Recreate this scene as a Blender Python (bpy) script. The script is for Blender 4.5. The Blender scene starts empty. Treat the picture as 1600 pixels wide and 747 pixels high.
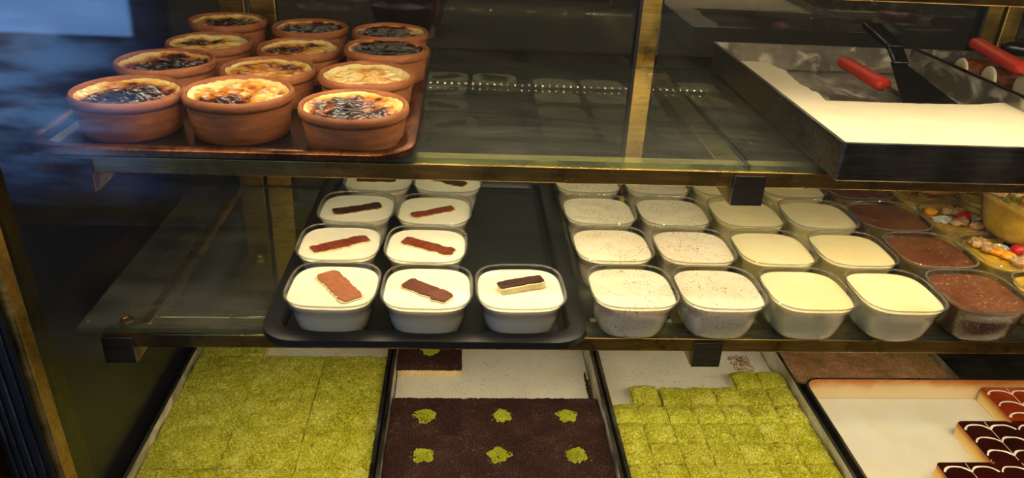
import bpy, math, random
from mathutils import Vector, Matrix, noise, Euler

# ------------------------------------------------------------------ camera, world, exposure
sc = bpy.context.scene
col = sc.collection
sc.view_settings.view_transform = 'Standard'
sc.view_settings.look = 'None'
sc.view_settings.gamma = 1.0
sc.view_settings.use_curve_mapping = False
sc.view_settings.exposure = 0.0
sc.cycles.transparent_max_bounces = 48
sc.cycles.max_bounces = 10
sc.cycles.glossy_bounces = 6
sc.cycles.caustics_reflective = False
sc.cycles.caustics_refractive = False
sc.cycles.sample_clamp_indirect = 25.0
sc.cycles.use_denoising = True

# the origin is the lens; Z is up, Y runs into the display case, the shop floor is at Z = -1.45
cam_d = bpy.data.cameras.new('camera')
cam_d.sensor_width = 36.0
cam_d.lens = 1199.7 / 1600 * 36
cam_d.clip_start = 0.02
cam = bpy.data.objects.new('camera', cam_d)
col.objects.link(cam)
R_ = Vector((0.9975337566947988, -0.052569148850869316, 0.04650686877717355))
U_ = Vector((-0.017848009116548262, 0.4508358885874986, 0.8924284005633709))
F_ = Vector((0.0678811669385383, 0.891057510013027, -0.4487857629475857))
cam.matrix_world = Matrix(((R_.x, U_.x, -F_.x, 0), (R_.y, U_.y, -F_.y, 0), (R_.z, U_.z, -F_.z, 0), (0, 0, 0, 1)))
sc.camera = cam

SKY = .78
def build_world():
    """Blue street light in the street behind the photographer, to the left; dim brown evening elsewhere."""
    w = bpy.data.worlds.new('street_sky'); sc.world = w; w.use_nodes = True
    nt = w.node_tree; N = nt.nodes; L = nt.links; N.clear()
    out = N.new('ShaderNodeOutputWorld'); bg = N.new('ShaderNodeBackground')
    L.new(bg.outputs[0], out.inputs[0])
    tc = N.new('ShaderNodeTexCoord'); sp = N.new('ShaderNodeSeparateXYZ'); L.new(tc.outputs['Generated'], sp.inputs[0])
    def mth(op, a, b=None, c=None, clamp=False):
        n = N.new('ShaderNodeMath'); n.operation = op; n.use_clamp = clamp
        for i, v in enumerate((a, b, c)):
            if v is None: continue
            if isinstance(v, (int, float)): n.inputs[i].default_value = v
            else: L.new(v, n.inputs[i])
        return n.outputs[0]
    def ramp(v, a, b):
        n = N.new('ShaderNodeMapRange'); n.interpolation_type = 'SMOOTHSTEP'
        L.new(v, n.inputs[0]); n.inputs[1].default_value = a; n.inputs[2].default_value = b
        return n.outputs[0]
    X, Y, Z = sp.outputs
    ny = mth('MAXIMUM', mth('MULTIPLY', Y, -1.0), 0.05)
    a = mth('DIVIDE', X, ny); b = mth('DIVIDE', Z, ny)
    front = ramp(Y, 0.0, -0.15)
    cx = N.new('ShaderNodeCombineXYZ'); L.new(mth('MULTIPLY', a, 5.0), cx.inputs[0]); L.new(mth('MULTIPLY', b, 22.0), cx.inputs[1])
    nz = N.new('ShaderNodeTexNoise'); nz.inputs['Scale'].default_value = 1.3; nz.inputs['Detail'].default_value = 5; L.new(cx.outputs[0], nz.inputs[0])
    nv = ramp(nz.outputs['Fac'], 0.38, 0.66)
    left = ramp(a, -0.36, -0.52)                      # the lit street lies to the left
    up = ramp(b, -0.42, -0.24)
    side = mth('MULTIPLY', ramp(b, 0.25, 0.08), ramp(a, -1.5, -1.1))   # the lit stretch of street ends here
    patch = mth('MULTIPLY', mth('MULTIPLY', left, up), side)
    low = mth('MULTIPLY', ramp(a, -0.24, -0.48), ramp(b, -0.78, -0.40))
    band = mth('MULTIPLY', mth('MULTIPLY', ramp(b, -0.170, -0.164), side), ramp(a, -0.405, -0.415))
    shop = mth('ADD', mth('MULTIPLY', patch, mth('MULTIPLY_ADD', nv, 0.95, 0.30)), mth('MULTIPLY', low, mth('MULTIPLY', nv, 0.13)))
    shop = mth('ADD', shop, mth('MULTIPLY', band, 1.9))
    # two narrow blue glints nearer the middle
    g1 = mth('MULTIPLY', mth('MULTIPLY', ramp(a, -0.175, -0.15), ramp(a, -0.105, -0.13)), mth('MULTIPLY', ramp(b, -0.70, -0.62), ramp(b, -0.42, -0.52)))
    shop = mth('ADD', shop, mth('MULTIPLY', mth('MULTIPLY', g1, nv), 0.9))
    shop = mth('MULTIPLY', shop, front)
    mix = N.new('ShaderNodeMix'); mix.data_type = 'RGBA'
    L.new(mth('MINIMUM', shop, 1.0), mix.inputs[0])
    mix.inputs[6].default_value = (0.10, 0.20, 0.62, 1); mix.inputs[7].default_value = (0.16, 0.36, 0.78, 1)
    em = N.new('ShaderNodeVectorMath'); em.operation = 'SCALE'; L.new(mix.outputs[2], em.inputs[0]); L.new(mth('MULTIPLY', shop, SKY * 2.2), em.inputs[3])
    ad = N.new('ShaderNodeVectorMath'); ad.operation = 'ADD'; L.new(em.outputs[0], ad.inputs[0]); ad.inputs[1].default_value = (0.035, 0.030, 0.024)
    L.new(ad.outputs[0], bg.inputs[0]); bg.inputs[1].default_value = 1.0
build_world()

LED = 820.0      # brightness of the chips in the LED strips
def area(name, loc, rot, sx, sy, power, colr):
    d = bpy.data.lights.new(name, 'AREA'); d.shape = 'RECTANGLE'; d.size = sx; d.size_y = sy
    d.energy = power; d.color = colr
    o = bpy.data.objects.new(name, d); col.objects.link(o); o.location = loc; o.rotation_euler = rot
    return o
# unseen fill lights added: warm room light behind the camera, another behind the case
area('front_fill_lamp', (0.6, -1.6, 1.3), (math.radians(52), 0, 0), 1.6, 0.6, 26, (1.0, 0.82, 0.60))
area('shop_fill_lamp', (0.3, 2.3, 1.0), (math.radians(0), 0, 0), 2.0, 0.5, 34, (1.0, 0.86, 0.62))

# ------------------------------------------------------------------ materials
def srgb(h):
    h = h.lstrip('#'); v = [int(h[i:i+2], 16) / 255 for i in (0, 2, 4)]
    return tuple(((c / 12.92) if c <= .04045 else ((c + .055) / 1.055) ** 2.4) for c in v) + (1,)
class NT:
    def __init__(s, name):
        s.m = bpy.data.materials.new(name); s.m.use_nodes = True
        s.t = s.m.node_tree; s.t.nodes.clear()
        s.out = s.new('ShaderNodeOutputMaterial')
        s.tc = s.new('ShaderNodeTexCoord'); s.oi = s.new('ShaderNodeObjectInfo')
        s.w = s.math('MULTIPLY', s.oi.outputs['Random'], 37.0)
    def new(s, k): return s.t.nodes.new(k)
    def link(s, a, b): s.t.links.new(a, b)
    def put(s, sock, v):
        if hasattr(v, 'links') or hasattr(v, 'is_linked'): s.link(v, sock)
        else: sock.default_value = v
    def math(s, op, a, b=None, clamp=False):
        n = s.new('ShaderNodeMath'); n.operation = op; n.use_clamp = clamp
        s.put(n.inputs[0], a)
        if b is not None: s.put(n.inputs[1], b)
        return n.outputs[0]
    def noise(s, scale, detail=3, rough=.5, stretch=None, vary=True, dist=0.0):
        n = s.new('ShaderNodeTexNoise'); n.noise_dimensions = '4D'
        n.inputs['Scale'].default_value = scale; n.inputs['Detail'].default_value = detail; n.inputs['Roughness'].default_value = rough
        n.inputs['Distortion'].default_value = dist
        v = s.tc.outputs['Object']
        if stretch:
            mp = s.new('ShaderNodeMapping'); mp.inputs['Scale'].default_value = stretch; s.link(v, mp.inputs[0]); v = mp.outputs[0]
        s.link(v, n.inputs['Vector'])
        if vary: s.link(s.w, n.inputs['W'])
        return n.outputs['Fac']
    def voro(s, scale, feature='F1'):
        n = s.new('ShaderNodeTexVoronoi'); n.voronoi_dimensions = '4D'; n.feature = feature; n.inputs['Scale'].default_value = scale
        s.link(s.tc.outputs['Object'], n.inputs['Vector']); s.link(s.w, n.inputs['W'])
        return n.outputs['Distance']
    def ramp(s, f, stops):
        n = s.new('ShaderNodeValToRGB'); e = n.color_ramp.elements
        while len(e) < len(stops): e.new(0.5)
        for i, (p, c) in enumerate(stops):
            e[i].position = p; e[i].color = srgb(c) if isinstance(c, str) else tuple(c) + ((1,) if len(c) == 3 else ())
        s.link(f, n.inputs[0]); return n.outputs[0]
    def rng(s, f, a, b, c, d):
        n = s.new('ShaderNodeMapRange'); s.link(f, n.inputs[0])
        for i, v in enumerate((a, b, c, d)): n.inputs[i + 1].default_value = v
        return n.outputs[0]
    def mix(s, f, a, b):
        n = s.new('ShaderNodeMix'); n.data_type = 'RGBA'; s.put(n.inputs[0], f); s.put(n.inputs[6], a); s.put(n.inputs[7], b)
        return n.outputs[2]
    def bump(s, h, strength=.3, dist=.001):
        n = s.new('ShaderNodeBump'); n.inputs['Strength'].default_value = strength; n.inputs['Distance'].default_value = dist
        s.link(h, n.inputs['Height']); return n.outputs[0]
    def pbr(s, color, rough=.5, metal=0.0, bump=None, sss=0, sssr=(.01, .006, .003), coat=0, ior=1.45, spec=None):
        p = s.new('ShaderNodeBsdfPrincipled')
        s.put(p.inputs['Base Color'], color); s.put(p.inputs['Roughness'], rough); s.put(p.inputs['Metallic'], metal)
        p.inputs['IOR'].default_value = ior
        if bump is not None: s.link(bump, p.inputs['Normal'])
        if sss:
            p.inputs['Subsurface Weight'].default_value = sss; p.inputs['Subsurface Radius'].default_value = sssr; p.inputs['Subsurface Scale'].default_value = 1.0
        if coat: s.put(p.inputs['Coat Weight'], coat); p.inputs['Coat Roughness'].default_value = .12
        if spec is not None: p.inputs['Specular IOR Level'].default_value = spec
        s.link(p.outputs[0], s.out.inputs[0]); s.p = p
        return s.m

M = {}
def simple(name, c, rough=.5, metal=0, **k):
    n = NT(name); M[name] = n.pbr(srgb(c), rough, metal, **k); return M[name]

def metal_mat(name, c1, c2, rough=.28, stretch=(3, 40, 40), scale=6, bumpy=.05):
    n = NT(name)
    f = n.noise(scale, 4, .6, stretch); g = n.noise(18, 3, .6)
    c = n.mix(n.rng(n.math('MULTIPLY_ADD', g, .5) if False else n.math('ADD', n.math('MULTIPLY', f, .5), n.math('MULTIPLY', g, .5)), .36, .64, 0, 1), srgb(c1), srgb(c2))
    M[name] = n.pbr(c, n.rng(g, .3, .7, rough * .8, rough * 1.5), 1.0, bump=n.bump(f, bumpy, .001))
    return M[name]
metal_mat('brass', '#8f7636', '#d9b566', .26)
metal_mat('post_brass', '#8f7636', '#d9b566', .48)
metal_mat('dim_brass', '#6f5c2c', '#a58a48', .33)
metal_mat('steel', '#7f7b70', '#b4afa0', .30)
metal_mat('dark_steel', '#4a463e', '#77726a', .36)
metal_mat('pan_steel', '#55524a', '#8e897d', .32)
metal_mat('copper', '#35190d', '#8f5a34', .30, stretch=(30, 4, 30), scale=8)
simple('black_plastic', '#232423', .42)
simple('gloss_black', '#141414', .22)
simple('rubber', '#15151a', .55)
simple('dark_wood', '#2b150b', .4)
simple('steel_plain', '#b5b2aa', .3, 1.0)

def glass_mat(name, tint, ior, dust, edge=None):
    """Flat glass: sees through it, mirrors by angle, and carries a thin film of dust and wiping marks."""
    n = NT(name)
    tr = n.new('ShaderNodeBsdfTransparent'); tr.inputs[0].default_value = tint
    gl = n.new('ShaderNodeBsdfGlossy'); gl.inputs['Roughness'].default_value = .015
    ge = n.new('ShaderNodeNewGeometry'); dt = n.new('ShaderNodeVectorMath'); dt.operation = 'DOT_PRODUCT'
    n.link(ge.outputs['Normal'], dt.inputs[0]); n.link(ge.outputs['Incoming'], dt.inputs[1])
    cs = n.math('SUBTRACT', 1.0, n.math('ABSOLUTE', dt.outputs['Value']), clamp=True); r0 = ((ior - 1) / (ior + 1)) ** 2
    fr = n.math('ADD', n.math('MULTIPLY', n.math('POWER', cs, 5.0), 1 - r0), r0)
    mx = n.new('ShaderNodeMixShader'); n.link(fr, mx.inputs[0]); n.link(tr.outputs[0], mx.inputs[1]); n.link(gl.outputs[0], mx.inputs[2])
    if dust:
        df = n.new('ShaderNodeBsdfDiffuse'); df.inputs[0].default_value = (.75, .72, .62, 1)
        f = n.noise(5, 6, .65, (1, 4, 1), dist=1.2); g = n.noise(220, 2, .5)
        v = n.math('MULTIPLY', n.rng(f, .42, .75, .25, 1), dust)
        v = n.math('ADD', v, n.math('MULTIPLY', n.rng(g, .70, .76, 0, 1), dust * 3), clamp=True)
        m2 = n.new('ShaderNodeMixShader'); n.link(v, m2.inputs[0]); n.link(mx.outputs[0], m2.inputs[1]); n.link(df.outputs[0], m2.inputs[2]); mx = m2
    n.link(mx.outputs[0], n.out.inputs[0]); M[name] = n.m
    return n.m
glass_mat('front_glass', (.97, .98, .97, 1), 2.3, 0)
glass_mat('shelf_glass', (.86, .93, .88, 1), 1.5, .07)
glass_mat('back_glass', (.42, .42, .38, 1), 1.8, .03)
glass_mat('clear_plastic', (.985, .985, .975, 1), 1.45, 0)
glass_mat('rim_plastic', (.80, .80, .76, 1), 1.9, .22)
simple('glass_edge', '#20382e', .15)

def side_panel_mat():
    n = NT('side_mirror'); f = n.noise(4, 5, .6, (1, 1, 3))
    M['side_mirror'] = n.pbr(n.ramp(f, [(.3, '#16181a'), (.75, '#33342e')]), n.rng(f, .3, .7, .12, .3), .55)
side_panel_mat()

def cream_mat(name, c1, c2, specks=None, rough=.38, amount=.045, bump=.15, sc_=60, dust=False):
    n = NT(name)
    c = n.mix(n.rng(n.noise(14, 4, .6), .35, .65, 0, 1), srgb(c1), srgb(c2))
    if specks:
        v = n.noise(420, 1, .5); w = n.noise(40, 2, .5)
        k = n.math('MULTIPLY', n.rng(v, .66 - amount, .67, 0, 1), n.rng(w, .38, .55, 0, .9), clamp=True)
        c = n.mix(k, c, srgb(specks))
    b = n.bump(n.noise(sc_, 4, .6), bump, .002)
    M[name] = n.pbr(c, rough, 0, bump=b, sss=.25)
cream_mat('milk_pudding', '#f3e9c6', '#faf3da')
cream_mat('rice_pudding', '#ead9b4', '#f2e6c8', '#7a4f28', rough=.45, amount=.05)
cream_mat('vanilla_custard', '#f2dfa0', '#f7eab8')
cream_mat('white_cream', '#e6dcc0', '#f0e8d0', '#8d7a55', rough=.5, amount=.02)
cream_mat('thick_pudding', '#eedfb4', '#f5e9c4', rough=.5, bump=.35, sc_=45)
cream_mat('sponge', '#dcc48c', '#ead9a8', '#a67b40', rough=.8, bump=.6, sc_=200)
def choc():
    n = NT('chocolate_pudding')
    c = n.mix(n.rng(n.noise(30, 4, .6), .35, .65, 0, 1), srgb('#5e3520'), srgb('#7a4a2f'))
    c = n.mix(n.math('MULTIPLY', n.rng(n.noise(420, 1, .5), .62, .66, 0, 1), n.rng(n.noise(25, 2, .5), .40, .55, 0, .8)), c, srgb('#cfa98a'))  # pale specks are highlights on the bubbles, painted into the colour
    M['chocolate_pudding'] = n.pbr(c, .3, 0, bump=n.bump(n.noise(240, 4, .7), .55, .002), coat=.5)
choc()
def crumb(name, stops, rough=.95, big=0.4, scale=420):
    n = NT(name)
    a = n.noise(scale, 3, .7); b = n.noise(26, 4, .65); v = n.voro(scale * .9)
    f = n.math('ADD', n.math('MULTIPLY', a, 1 - big), n.math('MULTIPLY', b, big))
    c = n.ramp(f, stops)
    h = n.math('ADD', a, n.math('MULTIPLY', v, -.6))
    M[name] = n.pbr(c, rough, 0, bump=n.bump(h, .9, .0022), spec=.15)
crumb('pistachio', [(.36, '#5a5c0a'), (.45, '#999a18'), (.53, '#b8b634'), (.64, '#e6e090')], big=.3)
crumb('bright_pistachio', [(.30, '#767a10'), (.45, '#9fa81e'), (.6, '#bfc63c'), (.75, '#dce07a')])
crumb('cocoa', [(.36, '#140907'), (.5, '#35201b'), (.58, '#4f342c'), (.68, '#a08069')], big=.25, scale=560)
crumb('brown_crumb', [(.34, '#5f3a24'), (.44, '#7f7a2a'), (.47, '#94643f'), (.56, '#b48a64'), (.68, '#e0bd94')], big=.4)
crumb('coconut', [(.3, '#cfc9b4'), (.5, '#f2eee0'), (.7, '#fffdf4')], scale=600)

def clay():
    n = NT('clay'); f = n.noise(40, 5, .6, (1, 1, 4))
    M['clay'] = n.pbr(n.ramp(f, [(.3, '#8a4e2c'), (.55, '#a8673c'), (.75, '#bc7f52')]), .62, 0, bump=n.bump(n.noise(300, 3, .6), .12, .001))
clay()
def skin():
    n = NT('burnt_skin')
    at = n.new('ShaderNodeAttribute'); at.attribute_name = 'burn'
    f = n.math('ADD', at.outputs['Fac'], n.math('MULTIPLY', n.math('SUBTRACT', n.noise(45, 6, .65, dist=.6), .5), .9))
    c = n.ramp(f, [(-.0, '#f2dc92'), (.20, '#eebf58'), (.34, '#d98b2b'), (.44, '#8d4512'), (.53, '#3d1a0b'), (.7, '#150b08')])
    M['burnt_skin'] = n.pbr(c, n.rng(f, .3, .8, .30, .22), 0, bump=n.bump(n.noise(90, 5, .6, dist=.8), .45, .003), coat=.5)
skin()
def strip_mat(name, a, b):
    n = NT(name); f = n.noise(120, 5, .7)
    M[name] = n.pbr(n.ramp(f, [(.3, a), (.7, b)]), .6, 0, bump=n.bump(n.noise(300, 4, .6), .5, .001))
strip_mat('strip_tan', '#8a4a2a', '#b07048')
strip_mat('strip_brown', '#4e2617', '#7d4730')
strip_mat('strip_red', '#5b1f10', '#96482a')
strip_mat('strip_dark', '#221009', '#54301c')
def pan_inside(name, c0, c1, milk, lo, hi):
    n = NT(name); f = n.noise(14, 6, .62, (2, 1, 2), dist=1.0)
    k = n.rng(f, lo, hi, 0, 1)
    c = n.mix(k, n.mix(n.noise(60, 4, .6, (1, 12, 1)), srgb(c0), srgb(c1)), srgb(milk))
    M[name] = n.pbr(c, n.rng(k, 0, 1, .34, .55), n.rng(k, 0, 1, .85, 0.0))
pan_inside('smeared_steel', '#6a655a', '#a8a294', '#cfc8b2', .50, .66)
pan_inside('milky_steel', '#8a8576', '#b5af9c', '#d8cfb4', .40, .60)
def caramel_inside():
    n = NT('caramel_edge'); z = n.new('ShaderNodeSeparateXYZ'); n.link(n.tc.outputs['Object'], z.inputs[0])
    f = n.math('ADD', n.math('MULTIPLY', z.outputs[2], 15.0), n.math('MULTIPLY', n.noise(30, 4, .6), .35))
    M['caramel_edge'] = n.pbr(n.ramp(f, [(.25, '#ddd0ac'), (.62, '#d2bc8c'), (.85, '#b0692a'), (1.0, '#8a3f14')]), .4, 0, coat=.3)
caramel_inside()
def caramel_top(name, c1, c2):
    n = NT(name)
    M[name] = n.pbr(n.ramp(n.noise(22, 4, .6), [(.3, c1), (.7, c2)]), .12, 0, bump=n.bump(n.noise(60, 3, .5), .12, .001), coat=.8)
caramel_top('dark_caramel', '#1f0704', '#3f0f07')
caramel_top('lit_caramel', '#6d1d07', '#b0430f')  # lighter copy of the glaze, the orange light put into its colour
def caramel_side():
    n = NT('caramel_sponge'); z = n.new('ShaderNodeSeparateXYZ'); n.link(n.tc.outputs['Object'], z.inputs[0])
    f = n.math('ADD', n.math('MULTIPLY', z.outputs[2], 34.0), n.math('MULTIPLY', n.noise(70, 4, .6), .3))
    M['caramel_sponge'] = n.pbr(n.ramp(f, [(.25, '#ecd9a0'), (.62, '#e2b964'), (.90, '#b05f1c')]), .7, 0, bump=n.bump(n.noise(250, 3, .6), .5, .001))
caramel_side()
simple('white_icing', '#efe2cf', .35)
simple('cherry_red', '#b3121a', .12, coat=.6)
simple('red_handle', '#cf3a2a', .38)
def lumpy(name, a, b, rough=.5, coat=0):
    n = NT(name); M[name] = n.pbr(n.ramp(n.noise(110, 4, .6), [(.3, a), (.7, b)]), rough, 0, bump=n.bump(n.noise(160, 3, .6), .5, .0015), coat=coat, sss=.1)
lumpy('walnut', '#8f6230', '#e2c088', .6)
lumpy('apricot', '#e08a12', '#f8bb3c', .35, .3)
lumpy('currant', '#0f0a0c', '#2c1a1e', .25, .4)
lumpy('ashure', '#b08a1c', '#dcb63c', .3, .4)
lumpy('ashure_green', '#55560f', '#8c8424', .6)
lumpy('kazandibi_skin', '#2c1108', '#8a4a22', .5, .2)
def wall_mat():
    n = NT('shop_wall'); f = n.noise(2.2, 4, .6, (1, 1, 2))
    M['shop_wall'] = n.pbr(n.ramp(f, [(.35, '#3b372c'), (.65, '#6b6450')]), .8)
wall_mat()
simple('counter_dark', '#2b2925', .7)
simple('pale_board', '#b9b6a6', .5)
simple('floor_tile', '#2e2a28', .45)
e = NT('led_chip'); em = e.new('ShaderNodeEmission'); em.inputs[0].default_value = (1.0, .82, .57, 1); em.inputs[1].default_value = LED
e.link(em.outputs[0], e.out.inputs[0]); M['led_chip'] = e.m

# ------------------------------------------------------------------ mesh helpers
class MB:
    def __init__(s): s.v = []; s.f = []; s.mi = []
    def add(s, vs, fs, mi=0):
        o = len(s.v); s.v += [tuple(p) for p in vs]; s.f += [tuple(i + o for i in f) for f in fs]
        s.mi += [mi] * len(fs) if isinstance(mi, int) else list(mi)
        return s
    def box(s, x0, x1, y0, y1, z0, z1, mi=0):
        v = [(x, y, z) for z in (z0, z1) for y in (y0, y1) for x in (x0, x1)]
        return s.add(v, [(0, 2, 3, 1), (4, 5, 7, 6), (0, 1, 5, 4), (2, 6, 7, 3), (0, 4, 6, 2), (1, 3, 7, 5)], mi)
    def loft(s, rings, cap0=True, cap1=True, mi=0, closed=True):
        n = len(rings[0]); v = [p for r in rings for p in r]; f = []
        for i in range(len(rings) - 1):
            for j in range(n if closed else n - 1):
                k = (j + 1) % n
                f.append((i*n+j, i*n+k, (i+1)*n+k, (i+1)*n+j))
        if cap0: f.append(tuple(reversed(range(n))))
        if cap1: f.append(tuple((len(rings)-1)*n + j for j in range(n)))
        return s.add(v, f, mi)
    def build(s, name, m, parent=None, loc=None, smooth=True, angle=40, bevel=0, seg=2):
        me = bpy.data.meshes.new(name); me.from_pydata(s.v, [], s.f); me.validate(); me.update()
        ms = m if isinstance(m, (list, tuple)) else [m]
        for k in ms: me.materials.append(M[k])
        if len(ms) > 1: me.polygons.foreach_set('material_index', s.mi)
        if smooth:
            me.polygons.foreach_set('use_smooth', [True] * len(me.polygons)); me.set_sharp_from_angle(angle=math.radians(angle))
        o = bpy.data.objects.new(name, me); col.objects.link(o)
        if parent: o.parent = parent
        if loc: o.location = loc
        if bevel:
            b = o.modifiers.new('bevel', 'BEVEL'); b.width = bevel; b.segments = seg; b.limit_method = 'ANGLE'; b.angle_limit = math.radians(40)
        return o
def tag(o, label=None, cat=None, group=None, kind=None):
    if label: o['label'] = label
    if cat: o['category'] = cat
    if group: o['group'] = group
    if kind: o['kind'] = kind
    return o
def thing(name, label, cat, loc=(0, 0, 0), rz=0, group=None):
    o = bpy.data.objects.new(name, None); col.objects.link(o); o.empty_display_size = .02
    o.location = loc; o.rotation_euler = (0, 0, rz)
    return tag(o, label, cat, group)
def dup(root, loc, rz=0, label=None, group=None, scale=None, only=None):
    r = root.copy(); col.objects.link(r); r.location = loc; r.rotation_euler = (0, 0, rz)
    if label: r['label'] = label
    if group: r['group'] = group
    if scale: r.scale = (scale,) * 3
    for ch in list(root.children):
        if only and ch.name.split('.')[0] not in only: continue
        c = ch.copy(); col.objects.link(c); c.parent = r
        for g in list(ch.children):
            d = g.copy(); col.objects.link(d); d.parent = c
    return r
def sring(ax, ay, n, z, N=56, x=0, y=0):
    out = []
    for i in range(N):
        t = 2 * math.pi * i / N; c, s = math.cos(t), math.sin(t)
        out.append((x + ax * math.copysign(abs(c) ** (2 / n), c), y + ay * math.copysign(abs(s) ** (2 / n), s), z))
    return out
def rrect(x0, x1, y0, y1, r, z, N=6):
    out = []
    for cx, cy, a0 in ((x1-r, y1-r, 0), (x0+r, y1-r, 90), (x0+r, y0+r, 180), (x1-r, y0+r, 270)):
        for i in range(N + 1):
            a = math.radians(a0 + 90 * i / N); out.append((cx + r * math.cos(a), cy + r * math.sin(a), z))
    return out
def nz(x, y, z=0.0, s=1.0): return noise.noise(Vector((x * s, y * s, z)))

def blob(rx, ry, rz, seed, amp=.25, fr=120, nu=16, nv=10):
    b = MB(); rings = []
    for j in range(1, nv):
        p = math.pi * j / nv - math.pi / 2; rings.append([])
        for i in range(nu):
            t = 2 * math.pi * i / nu; d = Vector((math.cos(p) * math.cos(t), math.cos(p) * math.sin(t), math.sin(p)))
            k_ = 1 + amp * noise.noise(Vector((d.x * rx, d.y * ry, d.z * rz)) * fr + Vector((seed, seed, 0)))
            rings[-1].append((d.x * rx * k_, d.y * ry * k_, d.z * rz * k_))
    b.loft(rings); return b
def heap(rx, ry, n, s, seed, m_h=.004):
    b = MB(); r_ = random.Random(seed)
    for _ in range(n):
        t = r_.uniform(0, 6.283); q = math.sqrt(r_.random()) * (1 + .45 * nz(math.cos(t), math.sin(t), seed, 1.6)); x, y = rx * q * math.cos(t), ry * q * math.sin(t); z = m_h * max(.05, 1 - q * q) * r_.random()
        b2 = blob(s * r_.uniform(.7, 1.2), s * r_.uniform(.7, 1.2), s * r_.uniform(.6, .9), _, .15, 200, 7, 5)
        b.add([(vx + x, vy + y, vz + z) for vx, vy, vz in b2.v], b2.f)
    return b

# ------------------------------------------------------------------ room shell
tag(MB().box(-3, 3.5, -2, 3.2, -1.5, -1.45).build('floor', 'floor_tile', smooth=False), kind='structure')
tag(MB().box(-3, 3.5, 2.6, 2.7, -1.45, 1.6).build('wall_back', 'shop_wall', smooth=False), kind='structure')

ZU, ZM, ZD = -.280, -.490, -.800       # tops of the upper glass, the middle glass and the deck
XL, XR = -.445, 1.30
YB = 1.20

# ------------------------------------------------------------------ the display case itself
case = thing('display_case', 'brass and glass refrigerated dessert case holding every shelf and tray', 'display case', (0, 0, 0))
MB().box(XL, XR, .60, YB, ZD - .02, ZD).build('deck', 'pan_steel', case, bevel=.002)
MB().box(XL, XR, .60, 1.24, -1.45, ZD - .02).build('base_cabinet', 'dark_wood', case, bevel=.004)
MB().box(XL - .012, XL, .66, YB + .02, ZD, .04).build('side_panel', 'side_mirror', case)
MB().box(XR, XR + .012, .66, YB + .02, ZD, .04).build('side_panel', 'side_mirror', case)
# front glass, leaning very slightly
def slanted(x0, x1, zt, yt, zb, yb, th, name, m, bevel=0):
    t0, t1 = -.047 * (zt + .542), -.047 * (zb + .542)
    b = MB(); v = [(x0 + t0, yt, zt), (x1 + t0, yt, zt), (x1 + t1, yb, zb), (x0 + t1, yb, zb), (x0 + t0, yt - th, zt), (x1 + t0, yt - th, zt), (x1 + t1, yb - th, zb), (x0 + t1, yb - th, zb)]
    b.add(v, [(0, 1, 2, 3), (7, 6, 5, 4), (0, 4, 5, 1), (1, 5, 6, 2), (2, 6, 7, 3), (3, 7, 4, 0)])
    return b.build(name, m, case, bevel=bevel)
b = MB(); b.add([(XL, .673, .03), (XR, .673, .03), (XR, .648, ZD - .02), (XL, .648, ZD - .02)], [(0, 1, 2, 3)])
b.build('front_glass', 'front_glass', case)
# front left corner post: brass face, black and grey gasket, dark outer frame
slanted(-.440, -.411, .03, .672, ZD, .643, .020, 'corner_post', 'post_brass', bevel=.002)
slanted(-.4615, -.4185, .03, .6515, ZD, .6225, .005, 'gasket', 'rubber', bevel=.0015)
for xb, wb in ((-.4545, .0030), (-.4460, .0016), (-.4370, .0022), (-.4260, .0016)): slanted(xb, xb + wb, .03, .6464, ZD, .6174, .002, 'gasket_bead', 'pan_steel')
slanted(-.56, -.4625, .03, .662, ZD - .3, .62, .03, 'outer_frame', 'dark_wood', bevel=.004)
# back wall of the case: sliding glass, posts and the lower panel
for x0, x1 in ((-.445, -.365), (-.280, .268), (.306, .815), (.882, XR)):
    MB().box(x0, x1, YB - .003, YB + .003, ZD, .04).build('back_glass', 'back_glass', case)
for x0, x1, m in ((-.365, -.325, 'dim_brass'), (-.320, -.280, 'brass'), (.271, .303, 'brass'), (.818, .846, 'dim_brass'), (.852, .880, 'dim_brass')):
    MB().box(x0, x1, YB - .006, YB + .014, ZD, .04).build('back_post', m, case, bevel=.002)
for x0 in (.2665, .8115): MB().box(x0, x0 + .005, YB - .012, YB + .01, ZD, .04).build('door_seal', 'rubber', case)
k = MB(); k.loft([[(-.341 + r * math.cos(a * math.pi / 10), y, -.64 + r * math.sin(a * math.pi / 10)) for a in range(20)] for r, y in ((.007, YB - .015), (.007, YB - .024), (.011, YB - .026), (.011, YB - .030), (.006, YB - .033))])
k.build('door_knob', 'brass', case)
MB().box(XL, XR, YB - .012, YB + .012, -.845, -.775).build('back_rail', 'dim_brass', case, bevel=.002)
MB().box(XL, XR, .690, .712, -.1035, -.085).build('top_rail', 'brass', case, bevel=.0015)
# shelf frames
def shelf_frame(z, x0, arms, y0=.735, y1=1.15):
    MB().box(x0, XR - .01, y0, y0 + .020, z - .0245, z - .0065).build('shelf_rail', 'brass', case, bevel=.0012)
    for ax in arms:
        t = MB(); x1 = ax + .034
        prof = [(y0 - .002, z - .0245), (y0 - .002, z - .042), (y0 + .004, z - .046), (y1 + .03, z - .034), (y1 + .03, z - .018), (y0 + .02, z - .018), (y0 + .02, z - .0245)]
        t.loft([[(ax, y, zz) for y, zz in prof], [(x1, y, zz) for y, zz in prof]])
        t.build('shelf_bracket', 'dim_brass', case, bevel=.0015)
        MB().box(ax, x1, y0 - .0035, y0 - .0018, z - .044, z - .010).build('bracket_cap', 'dark_steel', case, bevel=.0006)
shelf_frame(ZU, -.42, (-.40, .286, .93))
shelf_frame(ZM, -.395, (-.395, .276, .93))
MB().box(-.361, .13, .775, .790, ZM - .020, ZM - .008).build('cross_bar', 'steel', case, bevel=.001)
MB().box(-.361, -.349, .755, 1.15, ZM - .018, ZM - .006).build('cross_bar', 'brass', case, bevel=.001)
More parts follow.
